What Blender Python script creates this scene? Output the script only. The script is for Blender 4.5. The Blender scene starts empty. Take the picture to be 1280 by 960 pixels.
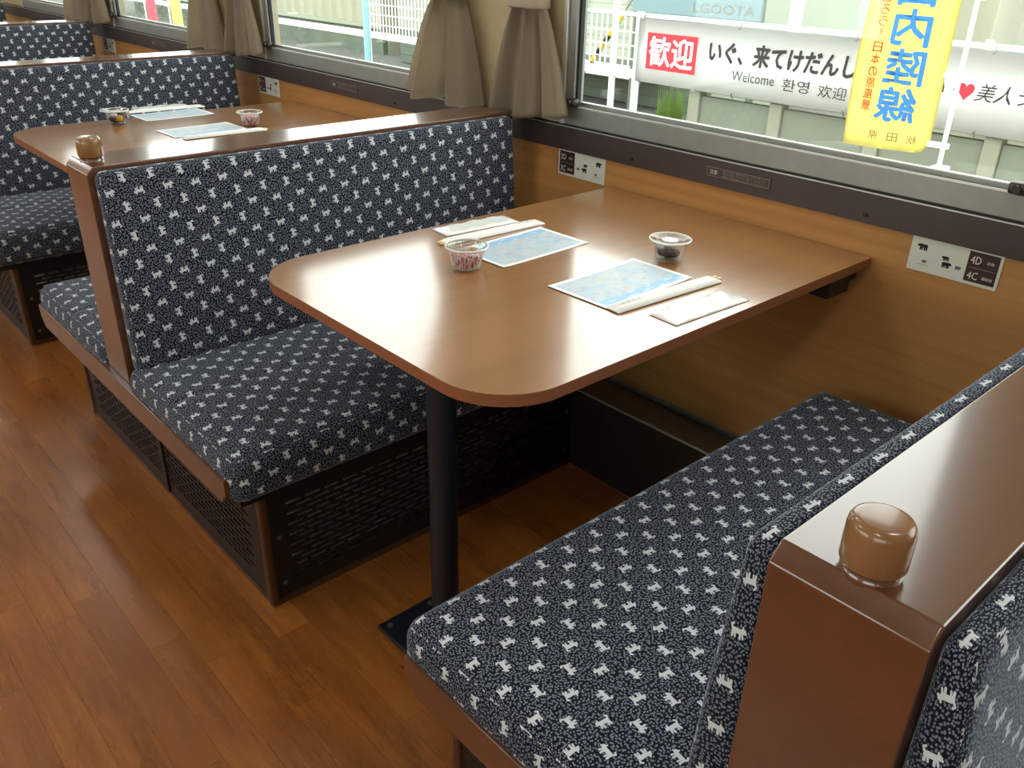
import bpy, bmesh, math, random
from mathutils import Vector, Matrix

random.seed(7)
sc = bpy.context.scene
COL = sc.collection
PI = math.pi

# ------------------------------------------------------------------ camera
CAM_LOC = (1.5528, -1.7774, 1.2847)
YAW, PITCH, ROLL, FPX = 0.7404, -0.4743, 0.0231, 1068.34
fwd = Vector((-math.cos(PITCH) * math.cos(YAW), math.cos(PITCH) * math.sin(YAW), math.sin(PITCH)))
rgt = fwd.cross(Vector((0, 0, 1))).normalized()
upv = rgt.cross(fwd)
r2 = rgt * math.cos(ROLL) + upv * math.sin(ROLL)
u2 = -rgt * math.sin(ROLL) + upv * math.cos(ROLL)
cam_d = bpy.data.cameras.new('camera')
cam = bpy.data.objects.new('camera', cam_d)
COL.objects.link(cam)
m3 = Matrix((r2, u2, -fwd)).transposed()
cam.matrix_world = Matrix.Translation(CAM_LOC) @ m3.to_4x4()
cam_d.sensor_width = 36.0
cam_d.lens = FPX / 1280 * 36.0
cam_d.clip_start = 0.02
cam_d.clip_end = 200
sc.camera = cam

# ------------------------------------------------------------------ sky, exposure
SKY = 8.0
LAMP = 40.0
EXPOSURE = -0.75
w = bpy.data.worlds.new('overcast_sky')
sc.world = w
w.use_nodes = True
bgn = w.node_tree.nodes['Background']
bgn.inputs[0].default_value = (0.98, 1.0, 1.0, 1)
bgn.inputs[1].default_value = SKY
sc.view_settings.view_transform = 'Standard'
sc.view_settings.look = 'None'
sc.view_settings.exposure = EXPOSURE
sc.view_settings.gamma = 1
sc.view_settings.use_curve_mapping = False
sc.cycles.max_bounces = 10
sc.cycles.transparent_max_bounces = 16
sc.cycles.caustics_reflective = False
sc.cycles.caustics_refractive = False

# ------------------------------------------------------------------ key dimensions
P = 1.7483             # bay length
BX = 1.3543            # centre of the nearest partition
HW = 0.0664            # half thickness of a partition
CAPZ = 0.8624
ENDY = -1.252
BENDY = -0.10
TABW, TABL, TABZ = 0.761, 1.0836, 0.70
BAND0, BAND1, SASH1 = 0.768, 0.836, 0.888
WIN_TOP = 1.98
LEFT_TOP = 1.45  # unseen opposite windows, made lower to cut the light they let in
JL, JR = -0.19, 1.045  # window jambs of the front bay
ROOM_L, ROOM_R, ROOM_Y = -9.4, 3.6, -2.76
CEIL = 2.26


# ------------------------------------------------------------------ material helpers
class X:
    """tiny expression wrapper over math nodes"""
    nt = None

    def __init__(s, v): s.v = v

    @staticmethod
    def op(o, *a, clamp=False):
        n = X.nt.nodes.new('ShaderNodeMath'); n.operation = o; n.use_clamp = clamp
        for i, q in enumerate(a):
            q = q.v if isinstance(q, X) else q
            if isinstance(q, (int, float)): n.inputs[i].default_value = q
            else: X.nt.links.new(q, n.inputs[i])
        return X(n.outputs[0])

    def __add__(s, o): return X.op('ADD', s, o)
    def __radd__(s, o): return X.op('ADD', o, s)
    def __sub__(s, o): return X.op('SUBTRACT', s, o)
    def __rsub__(s, o): return X.op('SUBTRACT', o, s)
    def __mul__(s, o): return X.op('MULTIPLY', s, o)
    def __rmul__(s, o): return X.op('MULTIPLY', o, s)
    def __truediv__(s, o): return X.op('DIVIDE', s, o)


def smooth(x, a, b):
    n = X.nt.nodes.new('ShaderNodeMapRange'); n.interpolation_type = 'SMOOTHSTEP'
    n.inputs[1].default_value = a; n.inputs[2].default_value = b
    X.nt.links.new(x.v, n.inputs[0])
    return X(n.outputs[0])


def mixc(f, a, b):
    n = X.nt.nodes.new('ShaderNodeMix'); n.data_type = 'RGBA'
    for k, q in ((0, f), (6, a), (7, b)):
        q = q.v if isinstance(q, X) else q
        if isinstance(q, (int, float)): n.inputs[k].default_value = q
        elif isinstance(q, tuple): n.inputs[k].default_value = (*q[:3], 1)
        else: X.nt.links.new(q, n.inputs[k])
    return X(n.outputs[2])


def newmat(name):
    m = bpy.data.materials.new(name); m.use_nodes = True
    X.nt = m.node_tree
    return m, m.node_tree.nodes['Principled BSDF'], m.node_tree


def setp(b, **k):
    names = dict(col='Base Color', rough='Roughness', metal='Metallic', coat='Coat Weight', coatr='Coat Roughness', coati='Coat IOR',
                 sheen='Sheen Weight', sheenr='Sheen Roughness', trans='Transmission Weight', ior='IOR', alpha='Alpha',
                 spec='Specular IOR Level', emis='Emission Strength', emc='Emission Color', sss='Subsurface Weight')
    for q, v in k.items():
        inp = b.inputs[names[q]]
        if isinstance(v, X): X.nt.links.new(v.v, inp)
        elif isinstance(v, tuple): inp.default_value = (*v[:3], 1)
        else: inp.default_value = v


def srgb(r, g, b):
    f = lambda c: ((c / 255) / 12.92) if c / 255 <= 0.04045 else (((c / 255) + 0.055) / 1.055) ** 2.4
    return (f(r), f(g), f(b))


def noise(vec, scale, detail=4, rough=.5, w=None):
    n = X.nt.nodes.new('ShaderNodeTexNoise'); n.inputs['Scale'].default_value = scale
    n.inputs['Detail'].default_value = detail; n.inputs['Roughness'].default_value = rough
    if w is not None:
        n.noise_dimensions = '4D'; X.nt.links.new(w.v, n.inputs['W'])
    X.nt.links.new(vec, n.inputs['Vector'])
    return X(n.outputs[0])


def mapping(vec, scale=(1, 1, 1), loc=(0, 0, 0)):
    n = X.nt.nodes.new('ShaderNodeMapping'); n.inputs['Scale'].default_value = scale; n.inputs['Location'].default_value = loc
    X.nt.links.new(vec, n.inputs[0])
    return n.outputs[0]


def coords(kind='Object'):
    return X.nt.nodes.new('ShaderNodeTexCoord').outputs[kind]


def bump(b, h, strength=.2, dist=.002):
    n = X.nt.nodes.new('ShaderNodeBump'); n.inputs['Strength'].default_value = strength
    n.inputs['Distance'].default_value = dist
    X.nt.links.new(h.v, n.inputs['Height']); X.nt.links.new(n.outputs[0], b.inputs['Normal'])


def plain(name, col, rough=.5, metal=0, var=.12, nscale=30, **k):
    m, b, nt = newmat(name)
    n = noise(coords(), nscale, 3)
    dk = tuple(c * (1 - var) for c in col); lt = tuple(min(1, c * (1 + var)) for c in col)
    setp(b, col=mixc(n, dk, lt), rough=rough, metal=metal, **k)
    return m


def wood(name, dark, light, axis='x', rough=.3, coat=0., coatr=.08, coati=1.5, fine=60, long=2.0, contrast=(.3, .72), bumpy=.05, spec=.5):
    m, b, nt = newmat(name)
    s = {'x': (long, fine, fine), 'y': (fine, long, fine), 'z': (fine, fine, long)}[axis]
    c = coords()
    oi = X(nt.nodes.new('ShaderNodeObjectInfo').outputs['Random'])
    n1 = noise(mapping(c, s), 1.0, 5, .6, w=oi * 20)
    s2 = tuple(q * .22 for q in s)
    n2 = noise(mapping(c, s2), 1.0, 3, .5, w=oi * 20 + 4)
    f = smooth(n1 * .55 + n2 * .45, *contrast)
    setp(b, col=mixc(f, dark, light), rough=rough, coat=coat, coatr=coatr, coati=coati, spec=spec)
    if bumpy: bump(b, n1, bumpy, .001)
    return m


# ---- fabric: navy moquette with a speckle and little pale dogs in four headings
def fabric_mat():
    m, b, nt = newmat('dog_print_moquette')
    uvn = nt.nodes.new('ShaderNodeUVMap'); uvn.uv_map = 'UVMap'
    sp = nt.nodes.new('ShaderNodeSeparateXYZ'); nt.links.new(uvn.outputs[0], sp.inputs[0])
    u, v = X(sp.outputs[0]), X(sp.outputs[1])
    c = 0.0615
    a, bb = (u + v) / c, (v - u) / c
    ra, rb = X.op('ROUND', a), X.op('ROUND', bb)
    fa, fb = a - ra, bb - rb
    lu, lv = (fa - fb) * (c * 500), (fa + fb) * (c * 500)          # millimetres
    t = X.op('FLOORED_MODULO', ra + rb, 2.0)
    s = 1 - 2 * X.op('FLOORED_MODULO', ra, 2.0)
    pu = s * (lu + t * (lv - lu)); pv = s * (lv - t * (lu + lv))
    pu = pu * 1.06; pv = pv * 1.06
    cb = nt.nodes.new('ShaderNodeCombineXYZ'); nt.links.new(pu.v, cb.inputs[0]); nt.links.new(pv.v, cb.inputs[1])
    pvec = cb.outputs[0]

    def vm(o, x, y):
        n = nt.nodes.new('ShaderNodeVectorMath'); n.operation = o
        for i, q in enumerate((x, y)):
            if q is None: continue
            if isinstance(q, tuple): n.inputs[i].default_value = q
            else: nt.links.new(q, n.inputs[i])
        return n

    def caps(ax, ay, bx, by, r):
        pa = vm('SUBTRACT', pvec, (ax, ay, 0)).outputs[0]
        d = (bx - ax, by - ay, 0); l2 = d[0] ** 2 + d[1] ** 2
        h = X.op('MULTIPLY', X(vm('DOT_PRODUCT', pa, d).outputs['Value']), 1 / l2, clamp=True)
        sn = nt.nodes.new('ShaderNodeVectorMath'); sn.operation = 'SCALE'; sn.inputs[0].default_value = d
        nt.links.new(h.v, sn.inputs['Scale'])
        q = vm('SUBTRACT', pa, sn.outputs[0]).outputs[0]
        return X(vm('LENGTH', q, None).outputs['Value']) - r
    d = None
    for k in ((-5, 1.6, 3.5, 2.6, 3.3), (-6.2, .2, -5.4, .8, 2.9), (7.6, 5.0, 8.4, 4.8, 3.2), (9.6, 4.2, 11.4, 3.4, 1.5), (6.4, 7.6, 6.2, 9.2, 1.1),
              (4.0, 0, 4.4, -5.6, 1.6), (6.6, 1.2, 8.6, -3.8, 1.4), (-6.6, -1, -6.8, -6.2, 1.7), (-3.6, -1, -2.6, -5.8, 1.3),
              (-8.6, 3.0, -10.6, 6.4, 1.5), (-10.6, 6.4, -8.2, 8.6, 1.35)):
        q = caps(*k); d = q if d is None else X.op('MINIMUM', d, q)
    dog = smooth(d, .45, -.45)
    vn = nt.nodes.new('ShaderNodeTexVoronoi'); vn.voronoi_dimensions = '2D'; vn.inputs['Scale'].default_value = 250
    nt.links.new(uvn.outputs[0], vn.inputs['Vector'])
    spk = smooth(X(vn.outputs['Distance']), .37, .28) * smooth(d, .6, 1.6)
    base = srgb(9, 15, 31)
    col = mixc(spk * .40, base, srgb(176, 187, 206))
    col = mixc(dog, col, srgb(202, 208, 214))
    setp(b, col=col, rough=.85, sheen=.3, sheenr=.35, spec=.2)
    b.inputs['Sheen Tint'].default_value = (.7, .82, 1, 1)
    nn = noise(uvn.outputs[0], 900, 2)
    bump(b, nn + spk * .5 + dog, .25, .0008)
    return m


FABRIC = fabric_mat()
M = {}
M['table_wood'] = wood('table_laminate', srgb(140, 95, 52), srgb(160, 113, 66), 'y', rough=.3, fine=38, long=1.6, coat=1, coati=1.72, coatr=.14, bumpy=.0)
M['table_edge'] = plain('table_edge_band', srgb(136, 82, 52), .4)
M['bench_wood'] = wood('lacquered_brown_wood', srgb(86, 50, 30), srgb(104, 62, 38), 'y', rough=.28, fine=30, long=1.2, coat=1, coati=1.65, coatr=.12, bumpy=.0)
M['peg_wood'] = wood('peg_wood', srgb(128, 88, 54), srgb(144, 102, 66), 'z', rough=.25, fine=60, long=6, coat=.4, bumpy=.0)
M['wall_wood'] = wood('wall_laminate', srgb(168, 118, 64), srgb(198, 144, 84), 'x', rough=.42, fine=55, long=1.1, bumpy=.02)
M['floor_base'] = plain('floor_underlay', srgb(60, 32, 16), .6)
M['band'] = plain('brown_grey_band', srgb(66, 54, 52), .42)
M['alu'] = plain('brushed_aluminium', srgb(150, 152, 146), .38, .55)
M['alu_bright'] = plain('bright_aluminium', srgb(215, 216, 212), .3, .6)
M['dark_gap'] = plain('black_rubber', srgb(14, 14, 14), .6)
M['cream'] = plain('cream_wall_panel', srgb(176, 160, 124), .55)
M['white_panel'] = plain('white_ceiling_panel', srgb(222, 222, 214), .6)
M['curtain'] = None
M['black_metal'] = plain('black_painted_metal', srgb(20, 25, 33), .38, .0)
M['kick'] = plain('dark_perforated_metal', srgb(34, 31, 31), .42, .3)
M['bronze'] = plain('bronze_post', srgb(84, 56, 36), .35, .3)
M['duct'] = plain('dark_steel', srgb(70, 66, 62), .28, .7)
M['bolt'] = plain('bolt_steel', srgb(130, 130, 130), .35, .8)
M['sign_white'] = plain('sign_white', srgb(214, 216, 204), .45, var=.03)
M['sign_brown'] = plain('sign_brown', srgb(58, 34, 32), .45)
M['ink'] = plain('black_ink', srgb(34, 32, 34), .6)
M['ink_grey'] = plain('grey_ink', srgb(120, 116, 112), .6)
M['letter_white'] = plain('white_print', srgb(226, 222, 214), .5, var=.02)
M['letter_dim'] = plain('dim_print', srgb(150, 140, 136), .5)
M['paper'] = plain('white_paper', srgb(232, 232, 228), .6, var=.03)
M['film'] = plain('white_film', srgb(232, 235, 232), .22, var=.04, coat=.4)
M['banner'] = plain('banner_cloth', srgb(242, 242, 243), .7, var=.02)
M['red'] = plain('banner_red', srgb(222, 40, 56), .6, var=.04)
M['flag_yellow'] = plain('flag_yellow', srgb(240, 230, 140), .8, var=.03)
M['blue_ink'] = plain('flag_blue', srgb(40, 120, 200), .7)
M['red_ink'] = plain('flag_red', srgb(214, 72, 40), .7)
M['brown_ink'] = plain('flag_brown', srgb(120, 92, 70), .7)
M['white_paint'] = plain('white_painted_steel', srgb(226, 228, 228), .45, var=.03)
M['concrete'] = plain('pale_concrete', srgb(122, 128, 114), .9, var=.18, nscale=3)
M['concrete_post'] = plain('pale_concrete_post', srgb(146, 146, 130), .9, var=.1, nscale=4)
M['asphalt'] = plain('grey_asphalt', srgb(100, 102, 96), .95, var=.2, nscale=8)
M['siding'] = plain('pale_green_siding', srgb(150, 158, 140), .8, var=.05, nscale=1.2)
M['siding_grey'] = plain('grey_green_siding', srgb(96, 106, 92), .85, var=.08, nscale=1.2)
M['sheet'] = plain('pale_corrugated_sheet', srgb(158, 158, 138), .7, var=.07, nscale=.8)
M['roof_blue'] = plain('pale_blue_sign', srgb(120, 146, 152), .6, var=.04)
M['pale_blue'] = plain('pale_blue_paint', srgb(134, 176, 190), .5)
M['grass'] = plain('grass_green', srgb(120, 150, 62), .8, var=.35, nscale=40)
M['yellow_paint'] = plain('yellow_plastic', srgb(226, 196, 60), .5)
M['pink'] = plain('pink_cloth', srgb(226, 120, 132), .8)
M['plastic_dark'] = plain('dark_sauce', srgb(40, 20, 22), .3)


def lamp_mat():
    m, b, nt = newmat('lamp_diffuser')
    setp(b, col=(.9, .9, .9), emis=LAMP, emc=(1.0, .97, .93), rough=.5)
    return m


def curtain_mat():
    m, b, nt = newmat('beige_curtain_cloth')
    c = coords()
    n = noise(mapping(c, (500, 500, 60)), 1, 3)
    n2 = noise(c, 5, 2)
    setp(b, col=mixc(n * .6 + n2 * .4, srgb(150, 134, 112), srgb(186, 171, 149)), rough=.85, sheen=.15)
    bump(b, n, .15, .001)
    return m


def glass_mat(name='window_glass', tint=(.95, .98, .95)):
    m, b, nt = newmat(name)
    nt.nodes.remove(b)
    tr = nt.nodes.new('ShaderNodeBsdfTransparent'); tr.inputs[0].default_value = (*tint, 1)
    gl = nt.nodes.new('ShaderNodeBsdfGlossy'); gl.inputs['Roughness'].default_value = .02
    lw = nt.nodes.new('ShaderNodeLayerWeight'); lw.inputs[0].default_value = .5
    fr = X.op('POWER', X(lw.outputs['Facing']), 5.0) * .9 + .03
    mx = nt.nodes.new('ShaderNodeMixShader')
    nt.links.new(fr.v, mx.inputs[0]); nt.links.new(tr.outputs[0], mx.inputs[1]); nt.links.new(gl.outputs[0], mx.inputs[2])
    nt.links.new(mx.outputs[0], nt.nodes['Material Output'].inputs[0])
    return m


def clear_plastic():
    m, b, nt = newmat('clear_plastic')
    nt.nodes.remove(b)
    tr = nt.nodes.new('ShaderNodeBsdfTransparent'); tr.inputs[0].default_value = (.93, .95, .95, 1)
    gl = nt.nodes.new('ShaderNodeBsdfGlossy'); gl.inputs['Roughness'].default_value = .06
    lw = nt.nodes.new('ShaderNodeLayerWeight'); lw.inputs[0].default_value = .45
    mr = nt.nodes.new('ShaderNodeMapRange'); mr.inputs[3].default_value = .03; mr.inputs[4].default_value = .5
    nt.links.new(X.op('POWER', X(lw.outputs['Facing']), 2.5).v, mr.inputs[0])
    df = nt.nodes.new('ShaderNodeBsdfDiffuse'); df.inputs[0].default_value = (.85, .88, .88, 1)
    m2 = nt.nodes.new('ShaderNodeMixShader'); m2.inputs[0].default_value = .2
    nt.links.new(gl.outputs[0], m2.inputs[1]); nt.links.new(df.outputs[0], m2.inputs[2])
    mx = nt.nodes.new('ShaderNodeMixShader')
    nt.links.new(mr.outputs[0], mx.inputs[0]); nt.links.new(tr.outputs[0], mx.inputs[1]); nt.links.new(m2.outputs[0], mx.inputs[2])
    nt.links.new(mx.outputs[0], nt.nodes['Material Output'].inputs[0])
    return m


def floor_mat():
    m, b, nt = newmat('wood_grain_vinyl')
    c = coords()
    oi = X(nt.nodes.new('ShaderNodeObjectInfo').outputs['Random'])
    n1 = noise(mapping(c, (5, 70, 1)), 1, 5, .65, w=oi * 30)
    n2 = noise(mapping(c, (2.5, 14, 1)), 1, 3, .5, w=oi * 30 + 9)
    n3 = noise(c, 2.2, 2)
    n4 = noise(mapping(c, (60, 420, 1)), 1, 3, .6, w=oi * 30)
    f = smooth(n1 * .35 + n2 * .35 + n4 * .3, .34, .66)
    col = mixc(f, srgb(108, 60, 22), srgb(172, 106, 46))
    tone = oi * .6 + n3 * .4
    col = mixc(smooth(tone, .1, .9) * .6, col, srgb(168, 104, 42))
    col = mixc(smooth(oi, .6, 1.0) * .45, col, srgb(104, 58, 30))
    col = mixc(smooth(n3, .52, .36) * .35, col, srgb(118, 62, 24))
    setp(b, col=col, rough=.23 + n2 * .10, spec=.6)
    bump(b, n1, .05, .001)
    return m


def mat_print():
    """the tourist print on the paper place mats"""
    m, b, nt = newmat('place_mat_print')
    c = coords()
    sp = nt.nodes.new('ShaderNodeSeparateXYZ'); nt.links.new(c, sp.inputs[0])
    x, y = X(sp.outputs[0]), X(sp.outputs[1])
    edge = X.op('MAXIMUM', X.op('ABSOLUTE', x) - .066, X.op('ABSOLUTE', y) - .119)
    inside = smooth(edge, .0008, -.0008)
    n = noise(c, 26, 5, .6); n2 = noise(mapping(c, (1, 1, 1), (3, 1, 0)), 18, 3); n3 = noise(mapping(c, (140, 30, 1)), 1, 2)
    col = mixc(smooth(n, .35, .65), srgb(168, 190, 208), srgb(196, 202, 204))
    col = mixc(smooth(n2, .56, .66) * .55, col, srgb(190, 196, 170))
    col = mixc(smooth(n2, .38, .30) * .45, col, srgb(208, 170, 172))
    col = mixc(smooth(n3, .56, .66) * .3, col, srgb(110, 122, 140))
    col = mixc(smooth(x, .035, .05), col, mixc(smooth(n3, .52, .62) * .6, srgb(140, 184, 218), srgb(214, 226, 234)))
    col = mixc(inside, srgb(234, 237, 238), col)
    setp(b, col=col, rough=.45)
    return m


def cup_print():
    """red and white striped snack paper"""
    m, b, nt = newmat('red_white_snack')
    c = coords()
    n = noise(mapping(c, (260, 260, 60)), 1, 3)
    setp(b, col=mixc(smooth(n, .42, .56), srgb(178, 44, 60), srgb(226, 200, 200)), rough=.4)
    return m


M['curtain'] = curtain_mat(); M['glass'] = glass_mat(); M['clear'] = clear_plastic(); M['floor'] = floor_mat()
M['mat_print'] = mat_print(); M['snack'] = cup_print(); M['lamp'] = lamp_mat()
M['stick'] = plain('pale_chopstick_wood', srgb(214, 186, 140), .5)
M['rim'] = plain('frosted_rim', srgb(228, 230, 224), .25, var=.02)
M['label_pale'] = plain('pale_lid_label', srgb(206, 196, 204), .4, var=.05)
M['yolk'] = plain('yellow_pickle', srgb(214, 160, 40), .35)


# ------------------------------------------------------------------ mesh helpers
def obj(name, bm, mat, parent=None, smooth_=False, loc=(0, 0, 0), rot=(0, 0, 0)):
    me = bpy.data.meshes.new(name)
    bm.to_mesh(me); bm.free()
    if mat: me.materials.append(mat)
    if smooth_:
        for p in me.polygons: p.use_smooth = True
    o = bpy.data.objects.new(name, me); COL.objects.link(o)
    o.location = loc; o.rotation_euler = rot
    if parent: o.parent = parent
    return o


def empty(name, loc=(0, 0, 0), rotz=0):
    o = bpy.data.objects.new(name, None); COL.objects.link(o)
    o.location = loc; o.rotation_euler = (0, 0, rotz); o.empty_display_size = .05
    return o


def tag(o, label, cat, group=None):
    o['label'] = label; o['category'] = cat
    if group: o['group'] = group
    return o


def struct(o):
    o['kind'] = 'structure'; return o


def bbox(bm, x0, x1, y0, y1, z0, z1, bev=0, seg=2):
    r = bmesh.ops.create_cube(bm, size=1)
    vs = r['verts']
    for v in vs:
        v.co = Vector(((x0 + x1) / 2 + v.co.x * (x1 - x0), (y0 + y1) / 2 + v.co.y * (y1 - y0), (z0 + z1) / 2 + v.co.z * (z1 - z0)))
    if bev:
        es = list({e for v in vs for e in v.link_edges})
        bmesh.ops.bevel(bm, geom=es, offset=bev, segments=seg, affect='EDGES', profile=.5)
    return bm


def box(name, x0, x1, y0, y1, z0, z1, mat, parent=None, bev=0, seg=2):
    return obj(name, bbox(bmesh.new(), x0, x1, y0, y1, z0, z1, bev, seg), mat, parent, smooth_=False)


def hard(o):
    md = o.modifiers.new('weighted_normals', 'WEIGHTED_NORMAL'); md.keep_sharp = True
    return o


def smooth_by_angle(o, ang=40):
    me = o.data
    for p in me.polygons: p.use_smooth = True
    me.set_sharp_from_angle(angle=math.radians(ang))
    return o


def cyl(bm, p0, p1, r0, r1=None, n=24, caps=True):
    r1 = r0 if r1 is None else r1
    p0, p1 = Vector(p0), Vector(p1); d = (p1 - p0)
    q = d.to_track_quat('Z', 'Y').to_matrix().to_4x4()
    mt = Matrix.Translation((p0 + p1) / 2) @ q
    bmesh.ops.create_cone(bm, cap_ends=caps, cap_tris=False, segments=n, radius1=r0, radius2=r1, depth=d.length, matrix=mt)
    return bm


def lathe(profile, n=40, close=False):
    bm = bmesh.new(); rings = []
    for r, z in profile:
        if r < 1e-6: rings.append([bm.verts.new((0, 0, z))])
        else: rings.append([bm.verts.new((r * math.cos(2 * PI * i / n), r * math.sin(2 * PI * i / n), z)) for i in range(n)])
    for a, b in zip(rings, rings[1:]):
        for i in range(n):
            j = (i + 1) % n
            if len(a) == 1 and len(b) > 1: bm.faces.new((a[0], b[j], b[i])) if False else bm.faces.new((a[0], b[i], b[j]))
            elif len(b) == 1 and len(a) > 1: bm.faces.new((a[i], b[0], a[j])) if False else bm.faces.new((a[j], a[i], b[0]))
            elif len(a) > 1: bm.faces.new((a[i], a[j], b[j], b[i]))
    bmesh.ops.recalc_face_normals(bm, faces=bm.faces)
    return bm


def rounded_box(sx, sy, sz, r, nx, ny, nz, deform=None, fine=5):
    """dense rounded cushion, box-projected UVs in metres"""
    bm = bmesh.new(); uvl = bm.loops.layers.uv.new('UVMap')
    hx, hy, hz = sx / 2, sy / 2, sz / 2

    def ticks(h, n):
        t = [-h + r * k / fine for k in range(fine)]
        inner = [-h + r + (2 * h - 2 * r) * k / n for k in range(n + 1)]
        return t + inner + [h - r + r * k / fine for k in range(1, fine + 1)]
    tx, ty, tz = ticks(hx, nx), ticks(hy, ny), ticks(hz, nz)
    cache = {}

    def vert(p):
        k = tuple(round(c, 6) for c in p)
        if k in cache: return cache[k]
        q = Vector((max(-hx + r, min(hx - r, p[0])), max(-hy + r, min(hy - r, p[1])), max(-hz + r, min(hz - r, p[2]))))
        d = Vector(p) - q
        if d.length > 1e-9: d = d.normalized() * r
        cache[k] = (bm.verts.new(q + d), Vector(p)); return cache[k]

    def face(ps, ax):
        vs = [vert(p) for p in ps]
        f = bm.faces.new([v[0] for v in vs])
        for lp, (vv, p) in zip(f.loops, vs):
            lp[uvl].uv = {'x': (p.y, p.z), 'y': (p.x, p.z), 'z': (p.y, p.x)}[ax]
    for sgn in (-1, 1):
        for A, B, ax in ((ty, tz, 'x'), (tx, tz, 'y'), (tx, ty, 'z')):
            for i in range(len(A) - 1):
                for j in range(len(B) - 1):
                    q = [(A[i], B[j]), (A[i + 1], B[j]), (A[i + 1], B[j + 1]), (A[i], B[j + 1])]
                    ps = [{'x': (sgn * hx, a, b), 'y': (a, sgn * hy, b), 'z': (a, b, sgn * hz)}[ax] for a, b in q]
                    face(ps, ax)
    bmesh.ops.recalc_face_normals(bm, faces=bm.faces)
    if deform:
        for v in bm.verts: v.co = Vector(deform(v.co.copy()))
    return bm


def tube(bm, pts, r, n=8):
    for a, b in zip(pts, pts[1:]): cyl(bm, a, b, r, n=n)
    return bm


def poly_prism(bm, pts, z0, z1):
    """pts: list of (x, y) ring"""
    a = [bm.verts.new((x, y, z0)) for x, y in pts]; b = [bm.verts.new((x, y, z1)) for x, y in pts]
    bm.faces.new(list(reversed(a))); bm.faces.new(b)
    n = len(pts)
    for i in range(n):
        j = (i + 1) % n
        bm.faces.new((a[i], a[j], b[j], b[i]))
    return bm


def lettering(body, mat, parent, center, height, width=None, facing='-y', mirror=False, shear=0, thick=.0006, name='lettering', bold=0.0):
    cu = bpy.data.curves.new('lettering', 'FONT'); cu.body = body
    cu.resolution_u = 2; cu.shear = shear
    tmp = bpy.data.objects.new('tmp', cu); COL.objects.link(tmp)
    dg = bpy.context.evaluated_depsgraph_get(); dg.update()
    me = bpy.data.meshes.new_from_object(tmp.evaluated_get(dg))
    bpy.data.objects.remove(tmp); bpy.data.curves.remove(cu)
    xs = [v.co.x for v in me.vertices]; ys = [v.co.y for v in me.vertices]
    cx, cy = (min(xs) + max(xs)) / 2, (min(ys) + max(ys)) / 2
    sy = height / (max(ys) - min(ys)); sx = width / (max(xs) - min(xs)) if width else sy
    if mirror: sx = -sx
    for v in me.vertices:
        a, b = (v.co.x - cx) * sx, (v.co.y - cy) * sy
        v.co = {'-y': (a, -thick, b), 'z': (a, b, thick), 'z90': (-b, a, thick)}[facing]
    if bold:
        bm = bmesh.new(); bb_ = bold * abs(sy)
        for k, (dx, dz) in enumerate(((0, 0), (1, 0), (-1, 0), (0, 1), (0, -1), (.7, .7), (-.7, .7), (.7, -.7), (-.7, -.7))):
            t = k * .00012
            off = {'-y': (dx * bb_, -t, dz * bb_), 'z': (dx * bb_, dz * bb_, t), 'z90': (-dz * bb_, dx * bb_, t)}[facing]
            n0 = len(bm.verts); bm.from_mesh(me); bm.verts.ensure_lookup_table()
            for v in bm.verts[n0:]: v.co += Vector(off)
        bm.to_mesh(me); bm.free()
    me.materials.clear(); me.materials.append(mat)
    o = bpy.data.objects.new(name, me); COL.objects.link(o); o.location = center; o.parent = parent
    return o


def copy_tree(o, parent=None):
    c = o.copy(); COL.objects.link(c)
    if parent: c.parent = parent
    for ch in list(o.children): copy_tree(ch, c)
    return c


# ------------------------------------------------------------------ the carriage shell
fl = struct(box('floor', ROOM_L, ROOM_R, ROOM_Y, 0, -.06, -.004, M['floor_base']))
PW, PL = .072, .58
plank_me = {}
rest = bmesh.new()
rows = int(abs(ROOM_Y) / PW)
for j in range(rows):
    y1 = -.004 - j * PW; y0 = y1 - PW
    off = random.random() * PL
    x = ROOM_L + .01 + off
    while x < ROOM_R - PL:
        vis = (-2.75 < x + PL / 2 < 1.1 and -1.86 < y0 and y1 < -1.12) or (.05 < x + PL / 2 < 1.0 and y1 < -.27 and y0 > -1.2)
        if vis:
            key = 0
            if key not in plank_me:
                pb = bbox(bmesh.new(), 0.0002, PL - .0002, .0002, PW - .0002, -.0045, 0)
                po = obj('plank', pb, M['floor'], fl, loc=(x, y0, 0)); plank_me[key] = po.data
            else:
                po = bpy.data.objects.new('plank', plank_me[key]); COL.objects.link(po); po.parent = fl; po.location = (x, y0, 0)
        else:
            bbox(rest, x + .0004, x + PL - .0004, y0 + .0003, y1 - .0003, -.0045, 0)
        x += PL
ro = obj('more_planks', rest, M['floor'], fl); ro['kind'] = 'stuff'

struct(box('ceiling', ROOM_L, ROOM_R, ROOM_Y, .02, CEIL, CEIL + .06, M['white_panel']))
struct(box('wall_far', ROOM_L - .06, ROOM_L, ROOM_Y, .02, 0, CEIL, M['cream']))
struct(box('wall_near', ROOM_R, ROOM_R + .06, ROOM_Y, .02, 0, CEIL, M['cream']))


def side_wall(name, y0, y1, top, lower):
    """y0..y1 wall thickness"""
    root = empty(name, (0, 0, 0)); struct(root)
    box('lower_panel', ROOM_L, ROOM_R, y0, y1, 0, BAND1, lower, root)
    box('upper_panel', ROOM_L, ROOM_R, y0, y1, top, CEIL, M['cream'], root)
    edges = []
    for k in range(-5, 3): edges.append((JL + k * P, JR + k * P))
    px = ROOM_L
    for a, b in edges:
        if a > px + .01: box('pillar_panel', px, min(a, ROOM_R), y0, y1, BAND1, top, M['cream'], root)
        px = max(px, b)
        if px >= ROOM_R: break
    if px < ROOM_R: box('pillar_panel', px, ROOM_R, y0, y1, BAND1, top, M['cream'], root)
    return root, edges


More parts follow.
